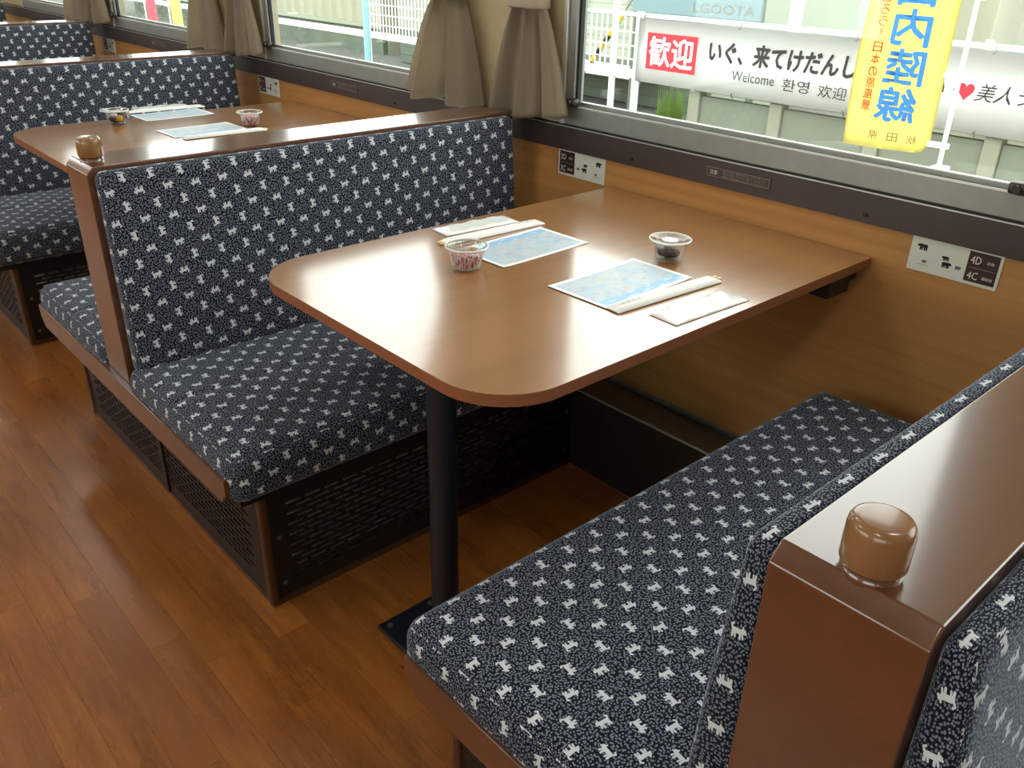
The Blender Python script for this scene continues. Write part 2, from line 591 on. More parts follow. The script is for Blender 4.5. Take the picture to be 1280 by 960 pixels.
wall, edges = side_wall('wall_right', 0, .06, WIN_TOP, M['wall_wood'])
side_wall('wall_left', ROOM_Y - .06, ROOM_Y, LEFT_TOP, M['wall_wood'])

# the dark band under the windows, its top-edge highlight built in as a bright strip
band = struct(box('trim_1', ROOM_L, ROOM_R, -.007, 0, BAND0, BAND1 - .002, M['band'], bev=.001))
box('edge_highlight', ROOM_L, ROOM_R, -.009, -.002, BAND1 - .0035, BAND1 - .001, M['alu_bright'], band)
box('shadow_gap', ROOM_L, ROOM_R, -.0055, .0, BAND1 - .001, BAND1 + .004, M['dark_gap'], band)
for k in range(-3, 2):
    for sx in (-.33, .33):
        b_ = cyl(bmesh.new(), (.397 + sx + k * P, -.010, .786), (.397 + sx + k * P, -.006, .786), .005, n=12)
        obj('screw', b_, M['dark_gap'], band)
# metal strip at the foot of the wood panelling
strip = struct(box('trim_2', ROOM_L, ROOM_R, -.012, -.0005, .122, .138, M['alu'], bev=.002))

# windows
for i, (a, b) in enumerate(edges):
    if b < ROOM_L or a > ROOM_R: continue
    a_, b_ = max(a, ROOM_L), min(b, ROOM_R)
    wn = struct(empty('window_%d' % (i + 1), ((a_ + b_) / 2, 0, BAND1)))
    L = (b_ - a_) / 2
    h = WIN_TOP - BAND1
    box('sash_bar', -L, L, -.005, .03, .004, SASH1 - BAND1, M['alu'], wn, bev=.0015)
    box('sash_lip', -L, L, -.006, .0, SASH1 - BAND1, SASH1 - BAND1 + .004, M['alu_bright'], wn)
    box('glass_channel', -L + .03, L - .03, .012, .034, SASH1 - BAND1, SASH1 - BAND1 + .012, M['alu'], wn)
    box('channel_lip', -L + .03, L - .03, .011, .016, SASH1 - BAND1 + .012, SASH1 - BAND1 + .0145, M['alu_bright'], wn)
    box('pane', -L + .02, L - .02, .020, .025, SASH1 - BAND1 + .005, h - .02, M['glass'], wn)
    for s in (-1, 1):
        x0, x1 = sorted((s * L, s * (L - .028)))
        box('jamb', x0, x1, -.004, .034, SASH1 - BAND1, h, M['alu'], wn, bev=.002)
        x0, x1 = sorted((s * (L - .028), s * (L - .034)))
        box('jamb_gasket', x0, x1, .004, .018, SASH1 - BAND1, h, M['dark_gap'], wn)
        x0, x1 = sorted((s * (L + .001), s * (L + .016)))
        box('jamb_track', x0, x1, -.012, 0, .004, h, M['alu_bright'], wn, bev=.002)
        lx = s * (L - .035)
        lt = smooth_by_angle(obj('latch', bbox(bmesh.new(), lx - .018, lx + .018, -.026, -.004, .054, .078, .006, 2), M['duct'], wn))
        smooth_by_angle(obj('latch_knob', cyl(bmesh.new(), (lx, -.034, .066), (lx, -.026, .066), .008, n=14), M['duct'], lt))
    box('head_rail', -L, L, -.005, .03, h - .03, h, M['alu'], wn)

for i, (a, b) in enumerate(edges):
    if b < ROOM_L or a > ROOM_R: continue
    a_, b_ = max(a, ROOM_L), min(b, ROOM_R)
    wn = struct(empty('window_%d' % (i + 21), ((a_ + b_) / 2, ROOM_Y, BAND1)))
    L = (b_ - a_) / 2; h = LEFT_TOP - BAND1
    box('sash_bar', -L, L, -.03, .005, 0, .05, M['alu'], wn)
    box('pane', -L, L, -.025, -.02, .05, h, M['glass'], wn)

# heater duct along the wall foot, its top falling back to the wall
db = bmesh.new()
prof = [(-.285, 0), (-.285, .232), (-.281, .236), (-.001, .122), (-.001, 0)]
va = [db.verts.new((ROOM_L, y, z)) for y, z in prof]; vb = [db.verts.new((ROOM_R, y, z)) for y, z in prof]
db.faces.new(va); db.faces.new(list(reversed(vb)))
for i in range(5):
    j = (i + 1) % 5; db.faces.new((va[j], va[i], vb[i], vb[j]))
bmesh.ops.recalc_face_normals(db, faces=db.faces)
duct = struct(obj('trim_3', db, M['duct']))
box('duct_edge', ROOM_L, ROOM_R, -.2872, -.281, .2325, .2375, M['alu'], duct, bev=.001)

# ceiling lamps, one per bay over each side
NUM = ('one', 'two', 'three', 'four', 'five', 'six')
for row, y in enumerate((-.60, -2.16)):
    for k in range(6):
        cx = 1.57 - k * P
        cl = empty('ceiling_lamp', (cx, y, CEIL))
        tag(cl, 'square white ceiling lamp over the %s seats, number %s along the car' % (('window table', 'opposite')[row], NUM[k]), 'lamp', 'ceiling lamps')
        box('lamp_housing', -.18, .18, -.11, .11, -.03, 0, M['white_panel'], cl, bev=.004)
        box('lamp_diffuser', -.16, .16, -.09, .09, -.045, -.03, M['lamp'], cl, bev=.004)


# ------------------------------------------------------------------ benches
def slot_panel(W, H, t=.003, sw=.036, gap=.010, sh=.0074, rh=.0135, mx=.045, mz=.03):
    """perforated sheet in the local xz plane, thickness along y; staggered horizontal slots"""
    bm = bmesh.new()
    def slab(x0, x1, z0, z1):
        bbox(bm, x0, x1, 0, t, z0, z1)
    slab(0, W, 0, mz); slab(0, W, H - mz, H)
    z = mz; k = 0
    while z + rh < H - mz:
        z1 = z + (rh - sh)
        slab(0, W, z, z1)
        off = (k % 2) * (sw + gap) / 2
        x = 0; nx = mx + off
        while nx + sw < W - mx:
            slab(x, nx, z1, z1 + sh); x = nx + sw; nx += sw + gap
        slab(x, W, z1, z1 + sh)
        z += rh; k += 1
    slab(0, W, z, H - mz)
    return bm


def make_bench():
    root = empty('double_bench')
    # partition: local x across, y world, z up
    bm = bmesh.new()
    bbox(bm, -HW, HW, ENDY, BENDY, .30, CAPZ)
    def edge(f):
        return [e for e in bm.edges if f(e)]
    top_end = edge(lambda e: all(abs(v.co.z - CAPZ) < 1e-6 and abs(v.co.y - ENDY) < 1e-6 for v in e.verts))
    bmesh.ops.bevel(bm, geom=top_end, offset=.015, segments=1, affect='EDGES')
    es = [e for e in bm.edges if e.calc_face_angle(0) > .3]
    bmesh.ops.bevel(bm, geom=es, offset=.0022, segments=2, affect='EDGES', profile=.5)
    hard(smooth_by_angle(obj('partition', bm, M['bench_wood'], root), 50))
    # peg
    peg = obj('peg', lathe([(0, .0), (.0250, .0), (.0254, .0006), (.0256, .02), (.0252, .030), (.0244, .0345), (.0225, .0378), (.0200, .0392), (.017, .0397), (0, .0398)], 36), M['peg_wood'], root, True, loc=(0, -1.2165, CAPZ + .0085))
    obj('peg_base', lathe([(0, -.02), (.0235, -.02), (.0235, -.0005), (0, -.0005)], 36), M['bench_wood'], peg, True)
    smooth_by_angle(peg, 50)
    for s in (-1, 1):
        # back cushion, wedge: thin at the top, thicker at the seat
        H = .455
        yl = abs(ENDY - BENDY) - .014
        def dfm(p, s=s, H=H):
            f = (H / 2 - p.z) / H                     # 0 top .. 1 bottom
            push = (p.x * s + .0275) / .055           # 0 at board .. 1 at face
            bulge = .006 * math.sin(PI * min(1, max(0, f))) * push
            return (p.x + s * (push * (-.026 + .03 * f) + bulge), p.y, p.z)
        bm = rounded_box(.055, yl, H, .018, 2, 40, 12, dfm, 4)
        obj('back_cushion', bm, FABRIC, root, True, loc=(s * (HW + .0275), (ENDY + BENDY) / 2 + .004, CAPZ - .008 - H / 2))
        # seat cushion
        sx = .534; cx = HW + .004 + sx / 2
        def dfs(p, s=s, sx=sx):
            g = (p.x * s) - (.318 - HW - .004 - sx / 2)
            if p.z > .02: p.z -= .004 * math.exp(-(g / .007) ** 2)
            if p.z > .02: p.z += .006 * math.sin(PI * (p.x / sx + .5)) - .003
            return p
        bm = rounded_box(sx, yl + .018, .118, .036, 60, 40, 3, dfs, 5)
        obj('seat_cushion', bm, FABRIC, root, True, loc=(s * cx, (ENDY + BENDY) / 2 - .006, .362))
        # front perforated kick panel
        KW = 1.183 - .287
        kp = obj('kick_panel', slot_panel(KW, .272), M['kick'], root, loc=(s * .556, -1.180, .014), rot=(0, 0, PI / 2))
        for bz in (.035, .155):
            for by in (.022, KW - .022):
                fy = -.0025 if s > 0 else .0055
                obj('bolt', cyl(bmesh.new(), (by, fy, bz), (by, .0015, bz), .0055, n=10), M['bolt'], kp)
        box('toe_strip', *sorted((s * .545, s * .562)), -1.180, -.289, 0.0005, .014, M['bronze'], root)
        # rounded corner post on the aisle side
        pb = bmesh.new()
        bbox(pb, s * .552 - .010, s * .552 + .010, -1.196, -1.176, .0005, .298, .006, 3)
        hard(smooth_by_angle(obj('corner_post', pb, M['bronze'], root), 50))
        box('slot_brightener', *sorted((s * .30, s * .47)), -1.08, -.36, .0005, .23, M['alu_bright'], root, bev=.006)  # pale box added inside the base so the panel slots look lighter
        # dark underside board
        box('seat_board', *sorted((s * (HW + .002), s * .57)), -1.235, -.125, .286, .304, M['kick'], root)
    kp = obj('side_kick_panel', slot_panel(1.084, .272, mx=.05), M['kick'], root, loc=(-.542, -1.190, .014))
    box('side_toe_strip', -.55, .55, -1.192, -1.180, .0005, .014, M['bronze'], root)
    box('side_rib', -.012, .012, -1.195, -1.189, .014, .286, M['kick'], root)
    # aisle rail with bevelled nose at each end
    pts = [(-.582, .366), (.582, .366), (.582, .334), (.556, .304), (-.556, .304), (-.582, .334)]
    rb = bmesh.new()
    va = [rb.verts.new((x, -1.266, z)) for x, z in pts]; vb = [rb.verts.new((x, -1.2525, z)) for x, z in pts]
    rb.faces.new(va); rb.faces.new(list(reversed(vb)))
    for i in range(6):
        j = (i + 1) % 6; rb.faces.new((va[j], va[i], vb[i], vb[j]))
    bmesh.ops.recalc_face_normals(rb, faces=rb.faces)
    bmesh.ops.bevel(rb, geom=list(rb.edges), offset=.0018, segments=2, affect='EDGES')
    hard(smooth_by_angle(obj('side_rail', rb, M['bench_wood'], root), 50))
    return root


bench0 = make_bench()
bench0.location = (BX, 0, 0)
GB = 'double-sided dog-print benches'
tag(bench0, 'navy dog-print double bench, its brown partition end and large peg nearest the camera', 'bench', GB)
for k, lab in ((1, 'navy dog-print double bench facing the nearest laid table, full backrest and perforated base in view'),
               (2, 'navy dog-print double bench behind the second laid table, backrest below the middle curtains'),
               (3, 'navy dog-print double bench third behind the nearest table, its backrest cut by the photo edge'),
               (4, 'farthest navy double bench, only a dark sliver beside the far window')):
    b = copy_tree(bench0); b.location = (BX - k * P, 0, 0); b['label'] = lab


# ------------------------------------------------------------------ tables
def make_table():
    root = empty('dining_table')
    r = .125
    ring = [(0, -.008), (0, -TABL + r)]
    for k in range(0, 15):
        a = PI + (PI / 2) * k / 14
        ring.append((r + r * math.cos(a), -TABL + r + r * math.sin(a)))
    for k in range(0, 15):
        a = 1.5 * PI + (PI / 2) * k / 14
        ring.append((TABW - r + r * math.cos(a), -TABL + r + r * math.sin(a)))
    ring += [(TABW, -.008)]
    out = []
    for p in ring:
        if not out or (abs(p[0] - out[-1][0]) + abs(p[1] - out[-1][1])) > 1e-5: out.append(p)
    bm = poly_prism(bmesh.new(), out, TABZ - .0015, TABZ)
    obj('tabletop', bm, M['table_wood'], root)
    bm = poly_prism(bmesh.new(), out, TABZ - .021, TABZ - .0015)
    smooth_by_angle(obj('edge_band', bm, M['table_edge'], root))
    bm = cyl(bmesh.new(), (.505, -.985, .012), (.505, -.985, TABZ - .028), .0268, n=32)
    smooth_by_angle(obj('pole', bm, M['black_metal'], root))
    box('top_plate', .40, .61, -1.05, -.70, TABZ - .029, TABZ - .0215, M['black_metal'], root)
    box('base_plate', .365, .645, -1.06, -.915, .0005, .011, M['black_metal'], root, bev=.004)
    for x in (.385, .625):
        for y in (-1.04, -.935): obj('floor_bolt', cyl(bmesh.new(), (x, y, .010), (x, y, .014), .006, n=10), M['bolt'], root)
    box('wall_batten', .03, .735, -.035, -.0095, TABZ - .055, TABZ - .0215, M['black_metal'], root)
    box('wall_bracket', .69, .735, -.12, -.035, TABZ - .078, TABZ - .0215, M['black_metal'], root)
    box('wall_bracket', .03, .07, -.12, -.035, TABZ - .05, TABZ - .0215, M['black_metal'], root)
    return root


GT = 'bay tables'
t0 = make_table()
tag(t0, 'brown wooden bay table with rounded corners on a black pole, nearest and whole in view', 'table', GT)
t1 = copy_tree(t0); t1.location = (-P, 0, 0); t1['label'] = 'second brown bay table, seen over the facing bench, laid with two place mats'
t2 = copy_tree(t0); t2.location = (-2 * P, 0, 0); t2['label'] = 'third brown bay table, only a thin strip over the second bench'


# ------------------------------------------------------------------ things on the tables
def make_mat():
    bm = bmesh.new()
    bmesh.ops.create_grid(bm, x_segments=6, y_segments=10, size=.5)
    for v in bm.verts:
        x, y = v.co.x * .153, v.co.y * .257
        v.co = (x, y, .0006 + .0012 * (abs(y) / .128) ** 6)
    top = bm.faces[:]
    r = bmesh.ops.extrude_face_region(bm, geom=top)
    for g in r['geom']:
        if isinstance(g, bmesh.types.BMVert): g.co.z -= .0004
    bmesh.ops.recalc_face_normals(bm, faces=bm.faces)
    return obj('place_mat', bm, M['mat_print'])


def make_sleeve():
    """paper chopstick sleeve with two sticks inside, along y"""
    root = empty('chopstick_sleeve')
    bm = bmesh.new(); n = 24
    L, W = .285, .034
    prof = [(-.5, .0008), (-.34, .0075), (-.12, .0085), (0, .006), (.12, .0085), (.34, .0075), (.5, .0008)]
    rows = []
    for i in range(n + 1):
        t = i / n
        k = min(1, min(t, 1 - t) / .05)
        k = .25 + .75 * k
        rows.append([bm.verts.new((px * W, (t - .5) * L, pz * k)) for px, pz in prof] + [bm.verts.new((px * W, (t - .5) * L, .0003)) for px, pz in reversed(prof)])
    for a, b in zip(rows, rows[1:]):
        m_ = len(a)
        for j in range(m_):
            q = (j + 1) % m_; bm.faces.new((a[j], a[q], b[q], b[j]))
    bm.faces.new(rows[0]); bm.faces.new(list(reversed(rows[-1])))
    bmesh.ops.recalc_face_normals(bm, faces=bm.faces)
    smooth_by_angle(obj('paper_sleeve', bm, M['paper'], root), 50)
    lettering('お手もと', M['ink_grey'], root, (0, -.095, .0086), .009, .05, facing='z90')
    for x in (-.005, .005): obj('stick_end', bbox(bmesh.new(), x - .0035, x + .0035, .138, .150, .0012, .0052, .001), M['stick'], root)
    return root


def make_towel():
    """wet towel in a flat crimped film packet, along y"""
    root = empty('towel_packet')
    bm = bmesh.new(); nx, ny = 14, 36
    W, L = .064, .205
    def hgt(u, v):
        e = min(1, min(.5 - abs(u), 9) / .16); f = min(1, (.5 - abs(v)) / .09)
        e = max(0, e); f = max(0, f)
        s = (e * (2 - e)) * (f * (2 - f))
        return .0012 + .0048 * s * (.8 + .25 * math.sin(23 * v + 5 * u) + .2 * math.sin(41 * u + 13 * v))
    g = [[bm.verts.new((u * W, v * L, max(.0012, hgt(u, v)))) for u in [i / nx - .5 for i in range(nx + 1)]] for v in [j / ny - .5 for j in range(ny + 1)]]
    gl = [[bm.verts.new((p.co.x, p.co.y, .0004)) for p in r] for r in g]
    for j in range(ny):
        for i in range(nx):
            bm.faces.new((g[j][i], g[j][i + 1], g[j + 1][i + 1], g[j + 1][i]))
            bm.faces.new((gl[j][i], gl[j + 1][i], gl[j + 1][i + 1], gl[j][i + 1]))
    bd = [g[0][i] for i in range(nx + 1)] + [g[j][nx] for j in range(1, ny + 1)] + [g[ny][i] for i in range(nx - 1, -1, -1)] + [g[j][0] for j in range(ny - 1, 0, -1)]
    bdl = [gl[0][i] for i in range(nx + 1)] + [gl[j][nx] for j in range(1, ny + 1)] + [gl[ny][i] for i in range(nx - 1, -1, -1)] + [gl[j][0] for j in range(ny - 1, 0, -1)]
    for i in range(len(bd)):
        j = (i + 1) % len(bd); bm.faces.new((bd[i], bdl[i], bdl[j], bd[j]))
    bmesh.ops.recalc_face_normals(bm, faces=bm.faces)
    obj('film_packet', bm, M['film'], root, True)
    return root


def make_cup(kind):
    root = empty('lidded_cup')
    h = .046
    wallp = [(.0, .001), (.027, .001), (.029, .004), (.037, h - .006), (.040, h - .004), (.0405, h - .002), (.0385, h - .003), (.0355, h - .007), (.0280, .005), (.0, .0025)]
    smooth_by_angle(obj('cup', lathe(wallp, 44), M['clear'], root), 60)
    rim = bmesh.new(); n = 48
    ring = [(.0435, h - .003), (.0450, h - .001), (.0445, h + .001), (.0425, h + .0018), (.0415, h)]
    vs = [[rim.verts.new((r * math.cos(2 * PI * i / n), r * math.sin(2 * PI * i / n), z)) for r, z in ring] for i in range(n)]
    for i in range(n):
        a, b = vs[i], vs[(i + 1) % n]
        for k in range(5):
            q = (k + 1) % 5; rim.faces.new((a[k], b[k], b[q], a[q]))
    bmesh.ops.recalc_face_normals(rim, faces=rim.faces)
    lid = obj('lid', lathe([(0, h - .003), (.030, h - .003), (.034, h + .0005), (.041, h + .001)], 44), M['clear'], root, True)
    obj('lid_rim', rim, M['rim'], lid, True)
    if kind == 'red':
        obj('snack', lathe([(0, .003), (.025, .003), (.0268, .006), (.0318, .028), (.029, .033), (.015, .036), (0, .035)], 36), M['snack'], root, True)
        pk = bmesh.new(); bmesh.ops.create_icosphere(pk, subdivisions=2, radius=.009)
        obj('pickle', pk, M['yolk'], root, True, loc=(.012, .010, .034))
    else:
        dk = bmesh.new()
        for i in range(7):
            a = i * 2.4
            mt = Matrix.Translation((.013 * math.cos(a) * (i > 0), .013 * math.sin(a) * (i > 0), .013 + .003 * (i % 3))) @ Matrix.Diagonal((1, 1, .8, 1))
            bmesh.ops.create_icosphere(dk, subdivisions=2, radius=.0125, matrix=mt)
        obj('dark_sweet', dk, M['plastic_dark'], root, True)
        cr = bmesh.new(); bmesh.ops.create_icosphere(cr, subdivisions=2, radius=.011, matrix=Matrix.Diagonal((1.3, .9, .8, 1)))
        obj('pale_sweet', cr, M['label_pale'], root, True, loc=(-.016, -.008, .030))
        if kind == 'yellow':
            yk = bmesh.new(); bmesh.ops.create_icosphere(yk, subdivisions=2, radius=.012)
            obj('pickle', yk, M['yolk'], root, True, loc=(-.006, -.02, .020))
        obj('lid_label', lathe([(0, h - .0023), (.018, h - .0023), (.018, h - .0028), (0, h - .0028)], 30), M['label_pale'], root)
    return root


mat0 = make_mat()
GM, GS, GW, GC = 'printed place mats', 'paper chopstick sleeves', 'wrapped wet towels', 'lidded snack cups'


def put(o, x, y, rz, label, cat, group, dz=.0):
    o.location = (x, y, TABZ + .0004 + dz); o.rotation_euler = (0, 0, rz); tag(o, label, cat, group); return o


def dup(o): return copy_tree(o)


put(mat0, .523, -.5525, .02, 'blue printed paper place mat beside the dark snack cup on the nearest table', 'place mat', GM)
put(dup(mat0), .238, -.553, PI + .03, 'blue printed paper place mat beside the red snack cup on the nearest table', 'place mat', GM)
put(dup(mat0), -1.715, -.525, PI + .03, 'blue printed place mat on the second table, on the side by the far bench', 'place mat', GM)
put(dup(mat0), -1.383, -.560, .03, 'blue printed place mat on the second table, on the side nearest the bench top', 'place mat', GM)
put(dup(mat0), -3.36, -.46, PI, 'pale place mat on the third table, only a white streak over the bench top', 'place mat', GM)
sl = make_sleeve()
put(sl, .624, -.537, -.07, 'white chopstick sleeve on the near edge of the nearest table, next to a towel packet', 'chopsticks', GS, .0012)
put(dup(sl), .124, -.540, PI - .05, 'white chopstick sleeve on the nearest table between far towel packet and place mat', 'chopsticks', GS, .0004)
put(dup(sl), -1.83, -.500, PI - .05, 'white chopstick sleeve on the second table, beside the farther place mat', 'chopsticks', GS)
put(dup(sl), -1.262, -.530, -.03, 'white chopstick sleeve on the second table, across the nearer place mat edge', 'chopsticks', GS, .0012)
tw = make_towel()
put(tw, .704, -.538, -.05, 'white film towel packet lying nearest the front edge of the nearest table', 'towel', GW)
put(dup(tw), .056, -.535, PI - .08, 'white film towel packet at the far edge of the nearest table, by the bench backrest', 'towel', GW)
put(dup(tw), -1.885, -.50, PI - .06, 'white towel packet at the far edge of the second table', 'towel', GW)
c1 = make_cup('red'); put(c1, .268, -.735, .6, 'clear lidded cup of red and white snacks on the nearest table', 'cup', GC)
c2 = make_cup('dark'); put(c2, .494, -.371, .3, 'clear lidded cup of dark sweets on the nearest table', 'cup', GC)
c3 = make_cup('yellow'); put(c3, -1.655, -.745, 2.0, 'clear lidded cup with yellow and dark food on the second table', 'cup', GC)
c4 = dup(c1); put(c4, -1.365, -.388, 2.2, 'clear lidded cup of red snacks on the second table, by the window side', 'cup', GC)


# ------------------------------------------------------------------ wall signs
def beast(bm, cx, cz, s, face=1):
    """a small walking beast silhouette built of flat lozenges in the xz plane"""
    def cap(ax, az, bx, bz, r):
        ax, bx = ax * face, bx * face
        d = Vector((bx - ax, 0, bz - az)); L = d.length; d.normalize(); nrm = Vector((-d.z, 0, d.x))
        pts = []
        for k in range(7):
            a = PI / 2 + PI * k / 6; pts.append(Vector((ax, 0, az)) + (d * math.cos(a) + nrm * math.sin(a)) * r)
        for k in range(7):
            a = -PI / 2 + PI * k / 6; pts.append(Vector((bx, 0, bz)) + (d * math.cos(a) + nrm * math.sin(a)) * r)
        bm.faces.new([bm.verts.new((cx + p.x * s, -.0015, cz + p.z * s)) for p in pts])
    for q in ((-4, 2, 4, 2.4, 3.2), (6.5, 3.2, 8.4, 2.2, 2.2), (-5, 0, -5.4, -4.4, 1.5), (-2, 0, -1.8, -4.2, 1.3), (2.4, 0, 2.2, -4.4, 1.3), (5, 0, 5.4, -4.2, 1.4)):
        cap(*q)


def seat_sign(xc, dark_side, top, bottom, label):
    root = empty('seat_sign', (xc, 0, .7325))
    W, H = .182, .073
    box('sign_board', -W / 2, W / 2, -.0025, -.0002, -H / 2, H / 2, M['sign_white'], root, bev=.0006)
    dx = dark_side * (W / 2 - .006 - .0295)
    box('number_panel', dx - .0295, dx + .0295, -.0032, -.0022, -H / 2 + .007, H / 2 - .005, M['sign_brown'], root)
    for z, (a, b) in ((.0155, top), (-.0165, bottom)):
        lettering(a, M['letter_white'], root, (dx - .014, -.0034, z), .0155, .020)
        lettering(b, M['letter_white'], root, (dx + .014, -.0034, z - .001), .0065)
    box('divider', dx - .026, dx + .026, -.0036, -.003, -.0012, -.0004, M['letter_dim'], root)
    s = dark_side
    for ax, az, sc_, fc, mt in ((-.065, .015, .0012, -1, 'ink'), (-.014, -.010, .0011, 1, 'ink'), (-.016, .003, .00085, -1, 'ink'), (.010, -.010, .0007, 1, 'ink_grey'), (-.058, -.014, .0006, 1, 'ink_grey')):
        pb = bmesh.new(); beast(pb, s * ax, az, sc_, s * fc)
        obj('animal_drawing', pb, M[mt], root, loc=(0, -.0013, 0))
    box('ground_line', -s * .058 - .012, -s * .058 + .012, -.0030, -.0024, -.0215, -.0208, M['ink_grey'], root)
    tag(root, label, 'sign', 'seat number signs')
    return root


seat_sign(.926, 1, ('4D', '窓側'), ('4C', '通路側'), 'white seat sign reading 4D and 4C on a dark square, beside the nearest table corner')
seat_sign(-.121, -1, ('3D', '窓側'), ('3C', '通路側'), 'white seat sign with dark square first, behind the nearest table by the facing bench')
seat_sign(-.822, 1, ('2D', '窓側'), ('2C', '通路側'), 'white seat sign half hidden under the curtain hem, over the bench top')
seat_sign(-1.962, -1, ('1D', '窓側'), ('1C', '通路側'), 'small white seat sign above the second table, below the dark band')
seat_sign(-3.86, -1, ('5D', '窓側'), ('5C', '通路側'), 'tiny white seat sign above the third bench top, far along the wall')


def caution(xc, label):
    root = empty('notice_plate', (xc, -.007, .803))
    W, H = .184, .028
    box('plate', -W / 2, W / 2, -.0015, 0, -H / 2, H / 2, M['band'], root, bev=.0005)
    fr = bmesh.new()
    ri = [fr.verts.new((sx * .0870, -.002, sz * .0098)) for sx, sz in ((-1, -1), (1, -1), (1, 1), (-1, 1))]
    ro_ = [fr.verts.new((sx * .088, -.002, sz * .0108)) for sx, sz in ((-1, -1), (1, -1), (1, 1), (-1, 1))]
    for i in range(4): fr.faces.new((ro_[i], ro_[(i + 1) % 4], ri[(i + 1) % 4], ri[i]))
    obj('plate_border', fr, M['letter_dim'], root)
    lettering('注意', M['letter_white'], root, (-.068, -.0020, 0), .011)
    for k, s in enumerate(('窓から手や顔を出さないでください', '物を投げないでください', '開閉の際は指をはさまないように')):
        lettering(s, M['letter_dim'], root, (.018, -.0020, .0062 - k * .0062), .0042, .12)
    tag(root, label, 'sign', 'notice plates')


caution(.397, 'dark notice plate with white lettering on the band above the nearest table')
caution(.397 - P, 'dark notice plate with white lettering on the band above the second table')
caution(.397 - 2 * P, 'tiny dark notice plate on the band above the third table')


# ------------------------------------------------------------------ curtains
def make_curtain(name, hem, tie, top, nf, ph, label, group='beige tied curtains'):
    """hem/tie/top: (x0, x1, z0, z1) left and right ends"""
    root = empty(name, ((tie[0] + tie[1]) / 2, -.05, .84)); ox, oy, oz = root.location
    bm = bmesh.new(); N = 72; rows = []
    R = 40
    for i in range(R + 1):
        t = i / R
        if t < .45:
            f = t / .45; g = f * f * (3 - 2 * f)
            a, b, q0, q1 = top, tie, g, f
        else:
            f = (t - .45) / .55; g = f ** .7
            a, b, q0, q1 = tie, hem, g, f
        x0 = a[0] + (b[0] - a[0]) * q0; x1 = a[1] + (b[1] - a[1]) * q0
        za = a[2] + (b[2] - a[2]) * q1; zb = a[3] + (b[3] - a[3]) * q1
        amp = .012 + .014 * (f if t >= .45 else 1 - f)
        row = []
        for k in range(N + 1):
            s = k / N
            wv = math.sin(2 * PI * nf * s + ph) + .35 * math.sin(2 * PI * nf * 2.3 * s + 1.7 * ph + 1.2 * t)
            y = amp * wv
            x = x0 + (x1 - x0) * s + .010 * math.cos(2 * PI * nf * s + ph) * (f if t >= .45 else .4)
            z = za + (zb - za) * s + (.006 * wv if t > .9 else 0) * (t - .9) * 10
            row.append(bm.verts.new((x - ox, y, z - oz)))
        rows.append(row)
    for a, b in zip(rows, rows[1:]):
        for k in range(N): bm.faces.new((a[k], b[k], b[k + 1], a[k + 1]))
    geo = bmesh.ops.solidify(bm, geom=bm.faces[:], thickness=.0025)
    bmesh.ops.recalc_face_normals(bm, faces=bm.faces)
    obj('cloth', bm, M['curtain'], root, True)
    # tie band
    tb = bmesh.new(); n = 32; rx = (tie[1] - tie[0]) / 2 + .007; ry = .026
    cx = (tie[0] + tie[1]) / 2 - ox; cz = (tie[2] + tie[3]) / 2 - oz
    vs = []
    for i in range(n):
        a = 2 * PI * i / n
        ca, sa = math.cos(a), math.sin(a)
        px = math.copysign(abs(ca) ** .6, ca) * rx; py = math.copysign(abs(sa) ** .6, sa) * ry
        sl = (tie[3] - tie[2]) * px / (2 * rx)
        vs.append([tb.verts.new((cx + px * q, py * q, cz + sl + dz)) for q, dz in ((1, -.017), (1.06, -.013), (1.06, .013), (1, .017))])
    for i in range(n):
        a, b = vs[i], vs[(i + 1) % n]
        for k in range(4):
            q = (k + 1) % 4; tb.faces.new((a[k], b[k], b[q], a[q]))
    bmesh.ops.recalc_face_normals(tb, faces=tb.faces)
    obj('tie_band', tb, M['curtain'], root, True)
    return tag(root, label, 'curtain', group)


for k, (la, lb) in enumerate((('beige tied curtain over the corner of the second window, behind the facing bench', 'beige tied curtain at the front window edge, hanging just above the bench partition'),
                              ('beige tied curtain on the second pillar, on its side by the far window', 'beige tied curtain on the second pillar, on its side by the second window'),
                              ('beige tied curtain on the farthest pillar in view, its farther half', 'beige tied curtain on the farthest pillar in view, its nearer half'))):
    o = -k * P
    make_curtain('curtain', (-.935 + o, -.49 + o, .842, .838), (-.735 + o, -.60 + o, 1.150, 1.155), (-.98 + o, -.62 + o, 1.95, 1.95), 2.3, .6, la)
    make_curtain('curtain', (-.485 + o, -.150 + o, .826, .868), (-.365 + o, -.245 + o, 1.15, 1.15), (-.42 + o, -.27 + o, 1.95, 1.95), 2.7, 2.2, lb)

# ------------------------------------------------------------------ outside
GZ = -.95
struct(box('ground', -60, 25, .6, 60, GZ - .2, GZ, M['asphalt']))
FY = 5.5
fence = empty('white_fence', (-5.5, FY, GZ))
ox, oy, oz = fence.location
fz = lambda z: z - oz
for x in (-4.6, -4.93, -9.62, -7.3):
    r_ = .04 if x == -4.6 else .035
    top = .71 if x != -4.93 else 1.6
    if x == -9.62: top = 1.6
    b_ = cyl(bmesh.new(), (x - ox, 0, 0), (x - ox, 0, fz(top)), r_, n=14); smooth_by_angle(obj('post', b_, M['white_paint'], fence))
for x in (-2.9, -1.2, .5, 2.2):
    b_ = cyl(bmesh.new(), (x - ox, .06, fz(.07)), (x - ox, .06, fz(.72)), .03, n=14); smooth_by_angle(obj('post', b_, M['white_paint'], fence))
b_ = cyl(bmesh.new(), (-3.05 - ox, .35, 0), (-3.05 - ox, .35, fz(1.8)), .06, n=14); smooth_by_angle(obj('tall_post', b_, M['white_paint'], fence))
